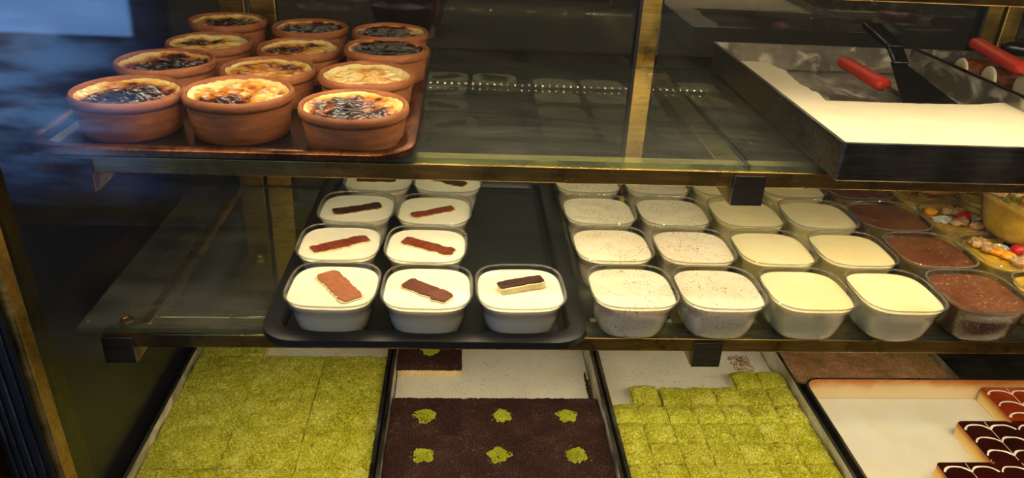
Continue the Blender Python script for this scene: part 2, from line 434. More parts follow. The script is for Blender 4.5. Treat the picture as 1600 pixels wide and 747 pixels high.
k = MB(); k.loft([[(-.372 + r * math.cos(a * math.pi / 10), .752 + r * math.sin(a * math.pi / 10), z) for a in range(20)] for r, z in ((.007, ZM + .0002), (.007, ZM + .0014), (.0045, ZM + .0022), (.004, ZM + .0012))])
k.build('screw_cap', 'brass', case)

def pane(name, x0, x1, y0, y1, z, label):
    t = thing(name, label, 'glass shelf', (x0, y0, z - .006))
    MB().box(0, x1 - x0, 0, y1 - y0, 0, .006).build('glass_plate', 'shelf_glass', t)
    MB().box(-.0003, x1 - x0 + .0003, -.0012, .0002, .0004, .0056).build('polished_edge', 'shelf_glass', t)
    MB().box(0, x1 - x0, y1 - y0, y1 - y0 + .0008, .0004, .0056).build('polished_edge', 'glass_edge', t)
    MB().box(x1 - x0 + .0002, x1 - x0 + .001, 0, y1 - y0, .0004, .0056).build('polished_edge', 'glass_edge', t)
    return t
pane('glass_shelf', -.43, .3015, .737, 1.150, ZU, 'smeared glass shelf under the clay bowl tray, upper tier')
pane('glass_shelf', .3045, XR - .02, .737, 1.150, ZU, 'glass shelf under the deep steel pudding pan, upper tier')
pane('glass_shelf', -.42, .3015, .737, 1.150, ZM, 'glass shelf under the black plastic tray, middle tier')
pane('glass_shelf', .3045, XR - .02, .737, 1.150, ZM, 'glass shelf under the vanilla and chocolate cups, middle tier')

# LED strips: channel and chips
def led(y, z, n, label, x0=-.36, x1=1.2, tilt=0.0, size=.0032):
    t = thing('led_strip', label, 'light', (0, y, z)); t.rotation_euler = (tilt, 0, 0)
    MB().box(x0, x1, -.006, .006, .0, .004).build('channel', 'dim_brass', t)
    c = MB()
    for i in range(n):
        x = x0 + .01 + (x1 - x0 - .02) * i / (n - 1)
        c.add([(x - size / 2, -size / 2, -.0006), (x - size / 2, size / 2, -.0006), (x + size / 2, size / 2, -.0006), (x + size / 2, -size / 2, -.0006)], [(0, 1, 2, 3)])
    tag(c.build('led_chip', 'led_chip', t, smooth=False), kind='stuff')
led(.722, -.100, 100, 'LED strip behind the top front rail of the case', tilt=math.radians(25), size=.0035)
led(.764, ZU - .0115, 100, 'LED strip behind the upper shelf rail', tilt=math.radians(7), size=.0034)
led(.764, ZM - .0115, 100, 'LED strip behind the middle shelf rail', tilt=math.radians(7), size=.0039)

# ------------------------------------------------------------------ things in the shop behind the case
t = thing('back_counter', 'dark shop counter behind the case glass', 'counter', (0, 1.32, -1.45))
MB().box(-1.0, 2.0, 0, .5, 0, 1.12).build('cabinet', 'counter_dark', t, bevel=.004)
MB().box(-1.0, 2.0, -.01, .51, 1.121, 1.15).build('worktop', 'counter_dark', t, bevel=.004)
t = thing('mixing_bowl', 'grey metal bowl on the dark counter behind the clay bowls', 'bowl', (-.105, 1.50, -.2995))
b = MB(); P = [(.0, .0), (.05, .0), (.062, .006), (.075, .05), (.079, .085), (.082, .086), (.080, .088), (.077, .085), (.072, .05), (.058, .009), (.0, .004)]
b.loft([[(max(r, .0004) * math.cos(a * math.pi / 20), max(r, .0004) * math.sin(a * math.pi / 20), z) for a in range(40)] for r, z in P])
b.build('bowl_body', 'dark_steel', t)
MB().box(.086, .098, -.02, .02, .066, .072).build('handle', 'dark_steel', t, bevel=.002)
t = thing('wall_board', 'pale board behind the right back glass', 'shelf', (.33, 1.75, -.2995))
MB().box(0, .33, 0, .03, 0, .10).build('board', 'pale_board', t, bevel=.003)

# ------------------------------------------------------------------ trays
def flared_tray(name, x0, x1, y0, y1, zf, zr, rim, r, mats, label, cat, lip=.003, inset=.012, drop=.004, wall=.0025):
    """rounded serving tray: floor, sloping wall, flared rim with thickness"""
    cx, cy = (x0 + x1) / 2, (y0 + y1) / 2
    t = thing(name, label, cat, (cx, cy, zf - wall))
    a0, a1, b0, b1 = x0 - cx, x1 - cx, y0 - cy, y1 - cy
    H = zr - zf + wall
    def rr(d, z, rad=None): return rrect(a0 + d, a1 - d, b0 + d, b1 - d, max(.004, (rad if rad else r) - d), z, 8)
    fl = MB()
    fl.loft([rr(rim + inset, 0), rr(rim + inset - .001, wall)], True, True)
    fl.loft([rr(rim + inset, wall), rr(rim + inset * .4, wall + .003), rr(rim + .001, H - .001), rr(rim, H - .0005)], False, False)
    fl.loft([rr(rim + inset, 0), rr(rim + inset * .4 - .002, .002), rr(rim - .002, H - .004)], False, False)
    fl.build('tray_floor', mats[0], t)
    ri = MB()
    ri.loft([rr(rim, H - .0005), rr(rim * .7, H + .0008), rr(rim * .25, H), rr(.0006, H - .0015), rr(0, H - .003 - drop), rr(.003, H - .0035 - drop), rr(.004, H - .004), rr(rim - .002, H - .004)], False, False)
    ri.build('tray_rim', mats[1], t)
    return t
flared_tray('serving_tray', -.424, -.046, .700, 1.192, ZU + .0035, -.265, .014, .045, ('gloss_black', 'copper'),
            'black serving tray with a copper-brown rim holding the clay bowls', 'tray', drop=.004)
t = flared_tray('serving_tray', -.216, .1465, .693, 1.168, ZM + .0035, -.474, .020, .040, ('black_plastic', 'black_plastic'),
            'black plastic tray under the cups topped with brown strips', 'tray', drop=.006)

def pan(name, x0, x1, y0, y1, zb, zr, r, m_out, m_in, label, lip=.004, th=.0012):
    cx, cy = (x0 + x1) / 2, (y0 + y1) / 2; H = zr - zb
    t = thing(name, label, 'tray', (cx, cy, zb))
    a, b = (x1 - x0) / 2, (y1 - y0) / 2
    def rr(d, z): return rrect(-a + d, a - d, -b + d, b - d, max(.0015, r - d), z, 5)
    o = MB(); o.loft([rr(lip + .002, 0), rr(lip, .002), rr(lip, H - .003), rr(0, H - .003), rr(0, H), rr(lip + th, H)], True, False)
    o.build('pan_shell', m_out, t, angle=30)
    i = MB(); i.loft([rr(lip + th, H), rr(lip + th, .004), rr(lip + th + .002, th + .0006)], False, True)
    i.build('pan_lining', m_in, t, angle=30)
    return t
pan('steel_pan', .372, .684, .693, 1.143, ZU + .0005, -.238, .006, 'pan_steel', 'smeared_steel', 'deep steel pan half filled with thick cream pudding', lip=.003)
pan('steel_pan', .690, 1.005, .693, 1.143, ZU + .0005, -.238, .006, 'pan_steel', 'smeared_steel', 'deep steel pan holding the browned pudding rolls', lip=.003)
TR = [(-.4325, -.1105), (-.1065, .2285), (.2335, .5545)]
pan('dessert_pan', *TR[0], .56, 1.178, ZD + .0005, -.750, .008, 'steel', 'milky_steel', 'steel pan of pistachio dessert beside the side panel')
pan('dessert_pan', *TR[1], .56, 1.178, ZD + .0005, -.750, .008, 'steel', 'milky_steel', 'steel pan of cocoa dessert between the two pistachio pans')
pan('dessert_pan', *TR[2], .56, 1.178, ZD + .0005, -.750, .008, 'steel', 'milky_steel', 'steel pan of small pistachio squares beside the caramel pan')
pan('dessert_pan', .562, .868, 1.006, 1.178, ZD + .0005, -.772, .022, 'pan_steel', 'milky_steel', 'shallow steel pan of brown crumb dessert at the back of the deck')
pan('dessert_pan', .5655, .985, .56, 1.000, ZD + .0005, -.750, .026, 'steel', 'caramel_edge', 'cream-lined pan of caramel cake with a mostly emptied floor', lip=.003)

# layers of cream left on the pan floors
def cream_layer(x0, x1, y0, y1, z0, z1, m, label, seed=0, amp=.0008, n=40, name='cream_layer'):
    b = MB(); nx, ny = n, n; v = []; f = []
    for j in range(ny + 1):
        for i in range(nx + 1):
            x = x0 + (x1 - x0) * i / nx; y = y0 + (y1 - y0) * j / ny
            v.append((x, y, z1 + amp * nz(x, y, seed, 25)))
    for j in range(ny):
        for i in range(nx): a = j * (nx + 1) + i; f.append((a, a + 1, a + nx + 2, a + nx + 1))
    b.add(v, f); b.box(x0, x1, y0, y1, z0, z1 - amp * 1.2)
    o = b.build(name, m); tag(o, label, 'dessert'); return o
cream_layer(TR[0][0] + .007, TR[0][1] - .007, .57, 1.170, ZD + .0035, -.7885, 'white_cream', 'smooth white cream left at the back of the wide-piece pistachio pan', 1)
cream_layer(TR[1][0] + .007, TR[1][1] - .007, .57, 1.170, ZD + .0035, -.7885, 'white_cream', 'bare white cream around the cocoa pieces', 2)
cream_layer(TR[2][0] + .007, TR[2][1] - .007, .57, 1.170, ZD + .0035, -.7885, 'white_cream', 'speckled white cream behind the small pistachio squares', 3)
cream_layer(.5725, .978, .57, .994, ZD + .0035, -.7885, 'milk_pudding', 'pale milk covering the emptied caramel pan floor', 4, amp=.0003)

def dust(name, m, x, y, z, rx, ry, n, s_, seed, label, cat):
    tag(heap(rx, ry, n, s_, seed, .0006).build(name, m, None, (x, y, z), angle=180), label, cat, kind='stuff')
# ------------------------------------------------------------------ cake pieces
def cake_mesh(w, d, h, seed, mats, top_amp=.0012, dome=.002, rough_edge=.0012, nx=30, ny=26, fine=.0009, skirt=.55):
    b = MB(); v = []; f = []; mi = []
    def hz(x, y):
        u = abs(x) / (w / 2); t = abs(y) / (d / 2)
        z = h - dome * (u ** 4 + t ** 4) - dome * .4 * (u * u + t * t)
        z += top_amp * nz(x, y, seed, 70) + fine * nz(x, y, seed + 9, 420) + fine * .8 * nz(x, y, seed + 3, 200)
        return z
    for j in range(ny + 1):
        for i in range(nx + 1):
            x = -w/2 + w * i / nx; y = -d/2 + d * j / ny
            r = 1 - .0
            ex, ey = x, y
            if i in (0, nx): ex -= math.copysign(abs(rough_edge * (nz(x, y, seed + 5, 90) + .5 * nz(x, y, seed + 6, 300) + .6)), x)
            if j in (0, ny): ey -= math.copysign(abs(rough_edge * (nz(x, y, seed + 7, 90) + .5 * nz(x, y, seed + 8, 300) + .6)), y)
            v.append((ex, ey, hz(x, y)))
    W1 = nx + 1
    for j in range(ny):
        for i in range(nx): a = j * W1 + i; f.append((a, a + 1, a + W1 + 1, a + W1)); mi.append(0)
    edge = [i for i in range(nx + 1)] + [j * W1 + nx for j in range(1, ny + 1)] + [ny * W1 + i for i in range(nx - 1, -1, -1)] + [j * W1 for j in range(ny - 1, 0, -1)]
    prev = edge; n = len(edge)
    for k, (fz, o) in enumerate(((skirt + .2, .0), (skirt, -.0005), (0, -.0008))):
        cur = []
        for e_ in edge:
            x, y, z = v[e_]; q = rough_edge * .6 * nz(x * 1.0, y, seed + k * 3 + fz, 260)
            sx = x * (1 + (o + q) / (w / 2)); sy = y * (1 + (o + q) / (d / 2))
            cur.append(len(v)); v.append((sx, sy, max(0, z * fz) if k < 2 else 0))
        for i in range(n):
            j = (i + 1) % n; f.append((prev[i], cur[i], cur[j], prev[j])); mi.append(0 if k == 0 else 1)
        prev = cur
    f.append(tuple(reversed(prev))); mi.append(1)
    # orientation: skirt faces outward
    b.add(v, f, mi)
    me = bpy.data.meshes.new('cake_piece'); me.from_pydata(b.v, [], b.f); me.update()
    for m in mats: me.materials.append(M[m])
    me.polygons.foreach_set('material_index', b.mi); me.polygons.foreach_set('use_smooth', [True] * len(me.polygons))
    me.set_sharp_from_angle(angle=math.radians(70))
    return me
def place(name, me, loc, rz, label, cat, group=None):
    o = bpy.data.objects.new(name, me); col.objects.link(o); o.location = loc; o.rotation_euler = (0, 0, rz)
    return tag(o, label, cat, group)
random.seed(4)
ZC = -.7875
# pistachio pan on the left: 3 columns of wide pieces
w3 = (TR[0][1] - TR[0][0] - .012) / 3; x0 = TR[0][0] + .006
wide = [cake_mesh(w3 + .0004, .0884, .0220, 10 + k, ('pistachio', 'sponge'), top_amp=.0026, dome=.0008, rough_edge=.0012, nx=84, ny=70, fine=.0013) for k in range(4)]
k = 0
for j, yc in enumerate((1.1205, 1.0305, .9425, .8545, .7665, .6785)):
    for i in range(3):
        if j == 0 and i > 0: continue
        row = ('alone in the back corner', 'in the back full row', 'in the second full row', 'in the third full row', 'in the fourth full row', 'in the frontmost row')[j]
        where = ('beside the side panel', 'in the middle of the pan', 'beside the cocoa pan')[i]
        lab = 'wide pistachio-covered dessert piece %s, %s' % (row, where) if j else 'wide pistachio-covered dessert piece alone behind the full rows'
        if j == 5: continue
        place('pistachio_dessert_piece', wide[k % 4], (x0 + w3 * (i + .5), yc, ZC), 0, lab, 'dessert', 'wide pistachio dessert pieces'); k += 1
# cocoa pan: pieces with a pistachio dab each
w3 = (TR[1][1] - TR[1][0] - .012) / 3; x0 = TR[1][0] + .006
coc = [cake_mesh(w3 + .0012, .0872, .0215, 30 + k, ('cocoa', 'sponge'), top_amp=.0010, dome=.0004, rough_edge=.0012, nx=84, ny=66, fine=.0013, skirt=.3) for k in range(4)]
dabs = {}
for j, yc in enumerate((1.0925, .9215, .8355, .7495, .6635)):
    for i in range(3):
        if j == 0 and i > 0: continue
        if j == 4: continue
        row = ('', 'back row of the block', 'second row of the block', 'front row of the block', '')[j]
        where = ('beside the wide pistachio pieces', 'middle', 'beside the small squares')[i]
        xc = x0 + w3 * (i + .5)
        lab = 'cocoa piece with pistachio dab, %s, %s' % (row, where) if j else 'single cocoa dessert piece with a pistachio dab on bare cream'
        t = thing('cocoa_dessert_piece', lab, 'dessert', (xc, yc, ZC), 0, 'cocoa dessert pieces')
        me = coc[(i + j) % 4]; o = bpy.data.objects.new('cake_layer', me); col.objects.link(o); o.parent = t
        dx = {(1, 1): .008, (1, 0): .0, (2, 2): .004}.get((j, i), 0)
        hb = heap(.0155 if (i, j) != (1, 1) else .0125, .0145, 560, .00110, 50 + i + j * 3, .0065); hq = heap(.019, .018, 40, .0008, 80 + i + j * 3, .001); hb.add(hq.v, hq.f)
        d = tag(hb.build('pistachio_dab', 'bright_pistachio', t, (dx, 0.0, .0212), angle=180), kind='stuff')
# small pistachio squares
w7 = (TR[2][1] - TR[2][0] - .012) / 7; x0 = TR[2][0] + .006
sq = [cake_mesh(w7 + .0004, w7 + .0004, .0235, 60 + k, ('pistachio', 'sponge'), top_amp=.0020, dome=.0030, rough_edge=.0012, nx=40, ny=40, fine=.0014, skirt=.45) for k in range(6)]
k = 0
for j in range(8):
    yc = 1.018 - j * w7
    for i in range(7):
        if j == 0 and i < 5: continue
        if j == 1 and i == 0: continue
        if yc < .72: continue
        g = None
        if j == 0: lab = 'small pistachio cake square at the very back, %s' % ('touching the pan edge' if i == 6 else 'next to the corner one')
        elif j == 1 and i == 1: lab = 'small pistachio cake square standing slightly apart with a cut cream side'
        else:
            W_ = ('first', 'second', 'third', 'fourth', 'fifth', 'sixth', 'seventh', 'eighth')
            lab = 'small pistachio cake square, %s row from the back, %s from the cocoa pan' % (W_[j], W_[i])
        dx, dy, rz = (0, 0, 0)
        if j == 1 and i == 1: dx, dy, rz = -.004, .004, .05
        place('pistachio_cake_square', sq[(k * 5 + j) % 6], (x0 + w7 * (i + .5) + dx, yc + dy, ZC + (.0015 * ((k * 7) % 3) / 3)), rz, lab, 'cake', 'small pistachio cake squares'); k += 1
dust('brown_crumbs', 'brown_crumb', .500, 1.088, -.7875, .018, .034, 420, .0009, 7, 'loose brown crumbs on the bare speckled cream', 'crumbs')
dust('pistachio_crumbs', 'pistachio', .400, 1.020, -.7875, .120, .012, 160, .0007, 8, 'stray green crumbs on cream behind the small squares', 'crumbs')
dust('cocoa_crumbs', 'cocoa', .217, 1.010, -.7875, .0035, .045, 500, .0009, 9, 'dark cocoa crumbs along the pan wall beside bare cream', 'crumbs')
dust('pistachio_crumbs', 'pistachio', -.215, 1.088, -.7875, .085, .008, 220, .0008, 12, 'stray green crumbs on cream behind the wide pistachio pieces', 'crumbs')
# brown crumb dessert
place('crumb_dessert', cake_mesh(.290, .156, .015, 81, ('brown_crumb', 'sponge'), top_amp=.0015, dome=.001, rough_edge=.001, nx=110, ny=60, fine=.001), (.715, 1.092, ZD + .003), 0, 'brown crumb-topped dessert slab with faint green dust behind the caramel pan', 'dessert')
# caramel pieces
def caramel(xc, yc, m, label, seed, w=.0868, d=.0906, h=.0240):
    t = thing('caramel_cake_piece', label, 'cake', (xc, yc, -.7880), 0, 'caramel cake pieces')
    b = MB(); rings = []
    for z, s in ((0, -.0010), (.006, 0), (h * .7, -.0004), (h - .0018, -.0002), (h - .0006, -.0010)):
        rings.append([(x + .0010 * nz(x, y, z * 80 + seed, 110), y + .0010 * nz(x, y, z * 80 + seed + 4, 110), zz) for x, y, zz in rrect(-w/2 - s * .5, w/2 + s * .5, -d/2 - s * .5, d/2 + s * .5, .006, z, 8)])
    b.loft(rings); b.build('sponge_layer', 'caramel_sponge', t)
    g = MB(); g.loft([rrect(-w/2 + .0006, w/2 - .0006, -d/2 + .0006, d/2 - .0006, .006, h - .0009, 6), rrect(-w/2 + .0002, w/2 - .0002, -d/2 + .0002, d/2 - .0002, .006, h + .0004, 6), rrect(-w/2 + .001, w/2 - .001, -d/2 + .001, d/2 - .001, .006, h + .0014, 6)])
    g.build('caramel_glaze', m, t)
    c = MB(); zt = h + .0015
    def ribbon(pts, wd):
        L_ = []; 
        for q, (x, y) in enumerate(pts):
            a = pts[max(0, q - 1)]; e_ = pts[min(len(pts) - 1, q + 1)]; dx, dy = e_[0] - a[0], e_[1] - a[1]; l = math.hypot(dx, dy) or 1; nx_, ny_ = -dy / l, dx / l
            ww = wd * (.75 + .5 * abs(nz(x, y, seed, 60)) * 2) / 2
            L_.append([(x - nx_ * ww, y - ny_ * ww, zt - .0005), (x - nx_ * ww * .6, y - ny_ * ww * .6, zt + .0004), (x + nx_ * ww * .6, y + ny_ * ww * .6, zt + .0004), (x + nx_ * ww, y + ny_ * ww, zt - .0005)])
        c.loft(L_)
    hw = w / 2 - .002
    for r_ in range(3):
        yb = d/2 - .010 - r_ * .0285
        pts = []
        for q in range(41):
            u = q / 40; x = -hw + 2 * hw * u; ph = (u * 2) % 1.0
            y = yb - .011 * (abs(2 * ph - 1) ** 3.0) * (1 if int(u * 2) % 1 == 0 else -1) + .0015 * nz(x, r_, seed, 50)
            pts.append((x, y))
        ribbon(pts, .0036)
    for x_ in (0.0,):
        ribbon([(x_ + .0006 * nz(q, 0, seed, 1), -d/2 + .003 + (d - .006) * q / 20) for q in range(21)], .0009)
    c.build('icing_lines', 'white_icing', t)
    return t
for xc, yc, m, lab in ((.826, .863, 'dark_caramel', 'dark caramel cake piece with its side facing the emptied floor'),
                       (.913, .863, 'dark_caramel', 'dark caramel cake piece against the pan side, second row from the back'),
                       (.740, .772, 'dark_caramel', 'dark caramel cake piece jutting furthest into the emptied floor'),
                       (.827, .772, 'dark_caramel', 'dark caramel cake piece in the middle of the front row'),
                       (.914, .772, 'dark_caramel', 'dark caramel cake piece against the pan side, front row'),
                       (.918, .949, 'lit_caramel', 'orange-lit caramel cake piece in the back corner of the pan')):
    caramel(xc, yc, m, lab, xc * 100 + yc * 10)

# ------------------------------------------------------------------ clay bowls of oven rice pudding
def clay_bowl(xc, yc, R, zrim, label, burn, seed, rz=0):
    zb = ZU + .0038; H = zrim - zb
    t = thing('clay_bowl', label, 'bowl', (xc, yc, zb), 0, 'clay bowls on the copper-rimmed tray')
    P = [(.002, 0), (R * .84, 0), (R * .865, .002), (R * .885, .010), (R * .945, H - .0135), (R * .938, H - .0120), (R * .955, H - .0108), (R * .99, H - .0092), (R, H - .0070), (R, H - .004), (R * .985, H - .0015), (R * .955, H), (R * .92, H - .0012), (R * .895, H - .005), (R * .88, H - .014), (R * .86, H - .022), (.002, H - .024)]
    b = MB(); N = 72
    rings = []
    for r, z in P:
        rings.append([(r * (1 + .008 * nz(math.cos(a * 2 * math.pi / N), math.sin(a * 2 * math.pi / N), seed, 1.2)) * math.cos(a * 2 * math.pi / N), r * math.sin(a * 2 * math.pi / N), z + (.0008 * nz(math.cos(a * 2 * math.pi / N), math.sin(a * 2 * math.pi / N), seed + 2, 1.5) if z > .01 else 0)) for a in range(N)])
    b.loft(rings); b.build('bowl_body', 'clay', t, angle=50)
    # browned skin
    s = MB(); NR, NA = 44, 110; r1 = R * .893; v = []; f = []; bv = []
    def val(x, y):
        u, w_ = x / r1, y / r1; r = math.hypot(u, w_)
        q = burn[0]
        for bx, by, br, am in burn[1:]: q += am * math.exp(-((u - bx) ** 2 + (w_ - by) ** 2) / (br * br))
        q += .16 * nz(u, w_, seed, 2.6) + .10 * nz(u, w_, seed + 4, 6)
        if r > .88: q -= (r - .88) / .12 * .55 * (.8 + .6 * nz(u, w_, seed + 8, 3))
        return q
    v.append((0, 0, H - .007)); bv.append(val(0, 0))
    for q in range(1, NR + 1):
        for a in range(NA):
            tt = 2 * math.pi * a / NA; rr = r1 * q / NR; x, y = rr * math.cos(tt), rr * math.sin(tt); k_ = val(x, y); u = q / NR
            ridged = 1 - abs(nz(x, y, seed + 1, 60)) * 2
            ridged2 = 1 - abs(nz(x * .8, y * 1.3, seed + 6, 120)) * 2
            z = H - .0085 + .0028 * ridged * (1 - u ** 8) + .0012 * ridged2 + .0022 * nz(x, y, seed, 35) + (.0045 * max(0, (u - .86) / .14) ** 1.5)
            v.append((x, y, z)); bv.append(k_)
    for a in range(NA): f.append((0, 1 + a, 1 + (a + 1) % NA))
    for q in range(NR - 1):
        for a in range(NA):
            c = (a + 1) % NA; f.append((1 + q*NA + a, 1 + (q+1)*NA + a, 1 + (q+1)*NA + c, 1 + q*NA + c))
    s.add(v, f); o = s.build('pudding_skin', 'burnt_skin', t, angle=180)
    at = o.data.attributes.new('burn', 'FLOAT', 'POINT'); at.data.foreach_set('value', bv)
    return t
bowls = [
 (-.3430, .792, .0560, -.2340, 'clay bowl at the tray front corner, dark skin with orange wrinkled back edge', (.46, (0, -.05, .55, .38), (-.9, .2, .4, -.4), (.1, .8, .4, -.10))),
 (-.2310, .792, .0560, -.2305, 'clay bowl in the middle of the front row, golden skin browned along its front', (.24, (0, -.75, .5, .42), (-.7, -.4, .3, .3), (0, .5, .5, .12))),
 (-.1098, .765, .0558, -.2340, 'clay bowl in the front row nearest the empty glass, glossy grey-brown skin', (.50, (-.1, -.2, .6, .16), (.8, .3, .4, -.38), (-.3, .8, .3, -.1))),
 (-.3440, .906, .0555, -.2310, 'clay bowl second from front on the street-side column, nearly black skin with cream back', (.50, (.25, -.25, .72, .45), (-.6, .6, .5, -.3))),
 (-.2260, .903, .0545, -.2355, 'clay bowl behind the golden front one, even amber skin with one brown spot', (.32, (.3, .5, .3, .22), (-.4, 0, .5, .06))),
 (-.1095, .879, .0550, -.2320, 'clay bowl behind the grey-brown front one, pale golden skin', (.20, (.1, -.8, .35, .35), (0, .8, .3, .18))),
 (-.3260, 1.015, .0535, -.2330, 'clay bowl third from front, cream skin with a brown patch behind', (.12, (-.45, .1, .4, .45), (.1, .5, .3, .4))),
 (-.2110, 1.010, .0535, -.2350, 'clay bowl third from front, half dark brown and half yellow', (.22, (-.45, .05, .55, .50), (.3, .6, .3, .3))),
 (-.0971, .988, .0535, -.2265, 'clay bowl third from front by the tray edge, near-black skin', (.70, (.2, .2, .8, .25), (-.85, -.3, .3, -.5))),
 (-.3310, 1.122, .0530, -.2265, 'clay bowl at the back corner with a dark band across cream', (.20, (-.2, .1, .65, .6), (.5, .0, .4, .4))),
 (-.2160, 1.117, .0530, -.2305, 'clay bowl in the back row, dark brown all over with paler front lip', (.72, (-.4, -.9, .3, -.5))),
 (-.1020, 1.095, .0530, -.2285, 'clay bowl at the back by the tray edge, dark with a cream far side', (.68, (.8, .4, .4, -.6), (0, -.1, .5, .2))),
]
for i, (x, y, R, z, lab, bn) in enumerate(bowls): clay_bowl(x, y, R, z, lab, bn, 3.3 + i * 2.7)

# ------------------------------------------------------------------ square cups
CUP = [(0, .0345, 2.8), (.0012, .0368, 2.9), (.0050, .0390, 3.0), (.014, .0418, 3.1), (.028, .0447, 3.2), (.0385, .0466, 3.3), (.0395, .0476, 3.35), (.0470, .0490, 3.4), (.0498, .0502, 3.45), (.0508, .0503, 3.45)]
def cup_shell(name='cup_shell'):
    b = MB()
    outer = [sring(a, a, n, z) for z, a, n in CUP]
    inner = [sring(a - .0013, a - .0013, n, z) for z, a, n in reversed(CUP[1:])]
    inner[0] = sring(.0494, .0494, 3.45, .0508)
    b.loft(outer + inner, True, True)
    return b.build(name, 'clear_plastic', None, angle=50)
def cup_rim():
    b = MB(); b.loft([sring(.0490, .0490, 3.45, .0496), sring(.0507, .0507, 3.45, .0496), sring(.0510, .0510, 3.45, .0506), sring(.0503, .0503, 3.45, .0514), sring(.0490, .0490, 3.45, .0508), sring(.0490, .0490, 3.45, .0496)], False, False)
    return b.build('cup_rim', 'rim_plastic', None, angle=50)
def pudding_body(m, top=.0452, seed=1, amp=.0005, name='pudding'):
    b = MB(); rings = []
    for z, a, n in CUP[1:]:
        if z > top - .001: break
        rings.append(sring(a - .0015, a - .0015, n, z + .0006))
    a = .0474
    rings.append(sring(a, a, 3.4, top))
    K = 14
    for k in range(1, K):
        u = 1 - k / K
        rings.append([(x, y, top - .0006 + amp * nz(x, y, seed, 60) + amp * .5 * nz(x, y, seed, 160)) for x, y, z in sring(a * u, a * u, 2 + 1.4 * u * u, top)])
    b.loft(rings, True, True)
    return b.build(name, m, None, angle=60)
CUPROOT = {}
shell0 = None
def cup_proto(m, seed, amp=.0005):
    global shell0
    t = thing('pudding_cup', 'x', 'pudding cup')
    if shell0 is None: shell0 = cup_shell(); s = shell0
    else: s = shell0.copy(); col.objects.link(s)
    s.parent = t
    p = pudding_body(m, seed=seed, amp=amp); p.parent = t
    cup_rim().parent = t
    return t
used = set()
def put_cup(kind, loc, rz, label, group):
    r = CUPROOT[kind]
    if kind not in used:
        used.add(kind); r.location = loc; r.rotation_euler = (0, 0, rz); r['label'] = label; r['group'] = group; return r
    return dup(r, loc, rz, label, group, only=('cup_shell', 'pudding', 'cup_rim'))
CUPROOT['milk'] = cup_proto('milk_pudding', 1); CUPROOT['rice'] = cup_proto('rice_pudding', 2, .0009)
CUPROOT['vanilla'] = cup_proto('vanilla_custard', 3); CUPROOT['chocolate'] = cup_proto('chocolate_pudding', 4, .0009)
CUPROOT['chocolate']['category'] = 'pudding cup'
rnd = random.Random(11)
rowname = ('front', 'second', 'third', 'fourth'); 
colname = ('speckled rice pudding cup in the column beside the black tray', 'speckled rice pudding cup in the column away from the black tray',
           'pale vanilla custard cup in the column beside the rice puddings', 'pale vanilla custard cup in the column beside the chocolate ones', 'brown chocolate pudding cup in the single chocolate column')
for j in range(4):
    for i in range(5):
        kind = ('rice', 'rice', 'vanilla', 'vanilla', 'chocolate')[i]
        x = .1966 + i * .1056 - .002 * j + rnd.uniform(-.001, .001); y = .7590 + j * .1062 + rnd.uniform(-.0012, .0012)
        if i == 0: x += .001 if j else .003
        lab = colname[i] + ', %s row' % rowname[j]
        put_cup(kind, (x, y, ZM + .0002), rnd.uniform(-.008, .008), lab, {'rice': 'speckled rice pudding cups', 'vanilla': 'vanilla custard cups', 'chocolate': 'chocolate pudding cups'}[kind])

# cups with browned strips on the black tray
def strip(l, w, th, seed, cream=False, curl=.0):
    b = MB(); n = 22; rings = []
    for q in range(n + 1):
        u = q / n; x = -l/2 + l * u + (.0 if 0 < q < n else .0012 * math.copysign(1, u - .5))
        ww = w / 2 * (1 + .22 * nz(x, 0, seed, 90) + .22 * nz(x, 2, seed, 420)) * (1 if .03 < u < .97 else .75); s = .0022 * nz(x, 3, seed, 70)
        z = .0004 + curl * abs(2 * u - 1) ** 2 + .0003 * nz(x, 1, seed, 100)
        rings.append([(x, -ww + s, z), (x, ww + s, z), (x, ww + s, z + th), (x, (ww) * .3 + s, z + th * 1.1), (x, -ww * .5 + s, z + th), (x, -ww + s, z + th)])
    b.loft(rings); return b
strips = [  # x, y, angle, length, width, thick, mat, label
 (-.1390, .7480, -.95, .060, .021, .0020, 'strip_tan', 'white pudding cup with a tan strip, black tray front row by the rail end'),
 (-.0350, .7460, -.62, .052, .017, .0022, 'strip_brown', 'white pudding cup with a brown strip, middle of the black tray front row'),
 (.0690, .7480, .32, .046, .013, .0065, 'strip_dark', 'white pudding cup with a thick cream-edged strip standing alone'),
 (-.1470, .8520, .50, .062, .015, .0018, 'strip_red', 'white pudding cup with a long reddish strip, second row'),
 (-.0410, .8500, -.45, .060, .015, .0018, 'strip_red', 'white pudding cup with a torn reddish strip, second row'),
 (-.1390, .9560, .42, .056, .014, .0022, 'strip_dark', 'white pudding cup with a rough dark strip, third row'),
 (-.0350, .9530, .50, .052, .012, .0018, 'strip_red', 'white pudding cup with a narrow curled strip, third row'),
 (-.1200, 1.0600, .05, .048, .012, .0020, 'strip_dark', 'white pudding cup with a dark strip, back row, partly under the rail'),
 (-.0190, 1.0600, -.55, .050, .016, .0018, 'strip_dark', 'white pudding cup with a dark broad strip, back row nearest the bare tray'),
]
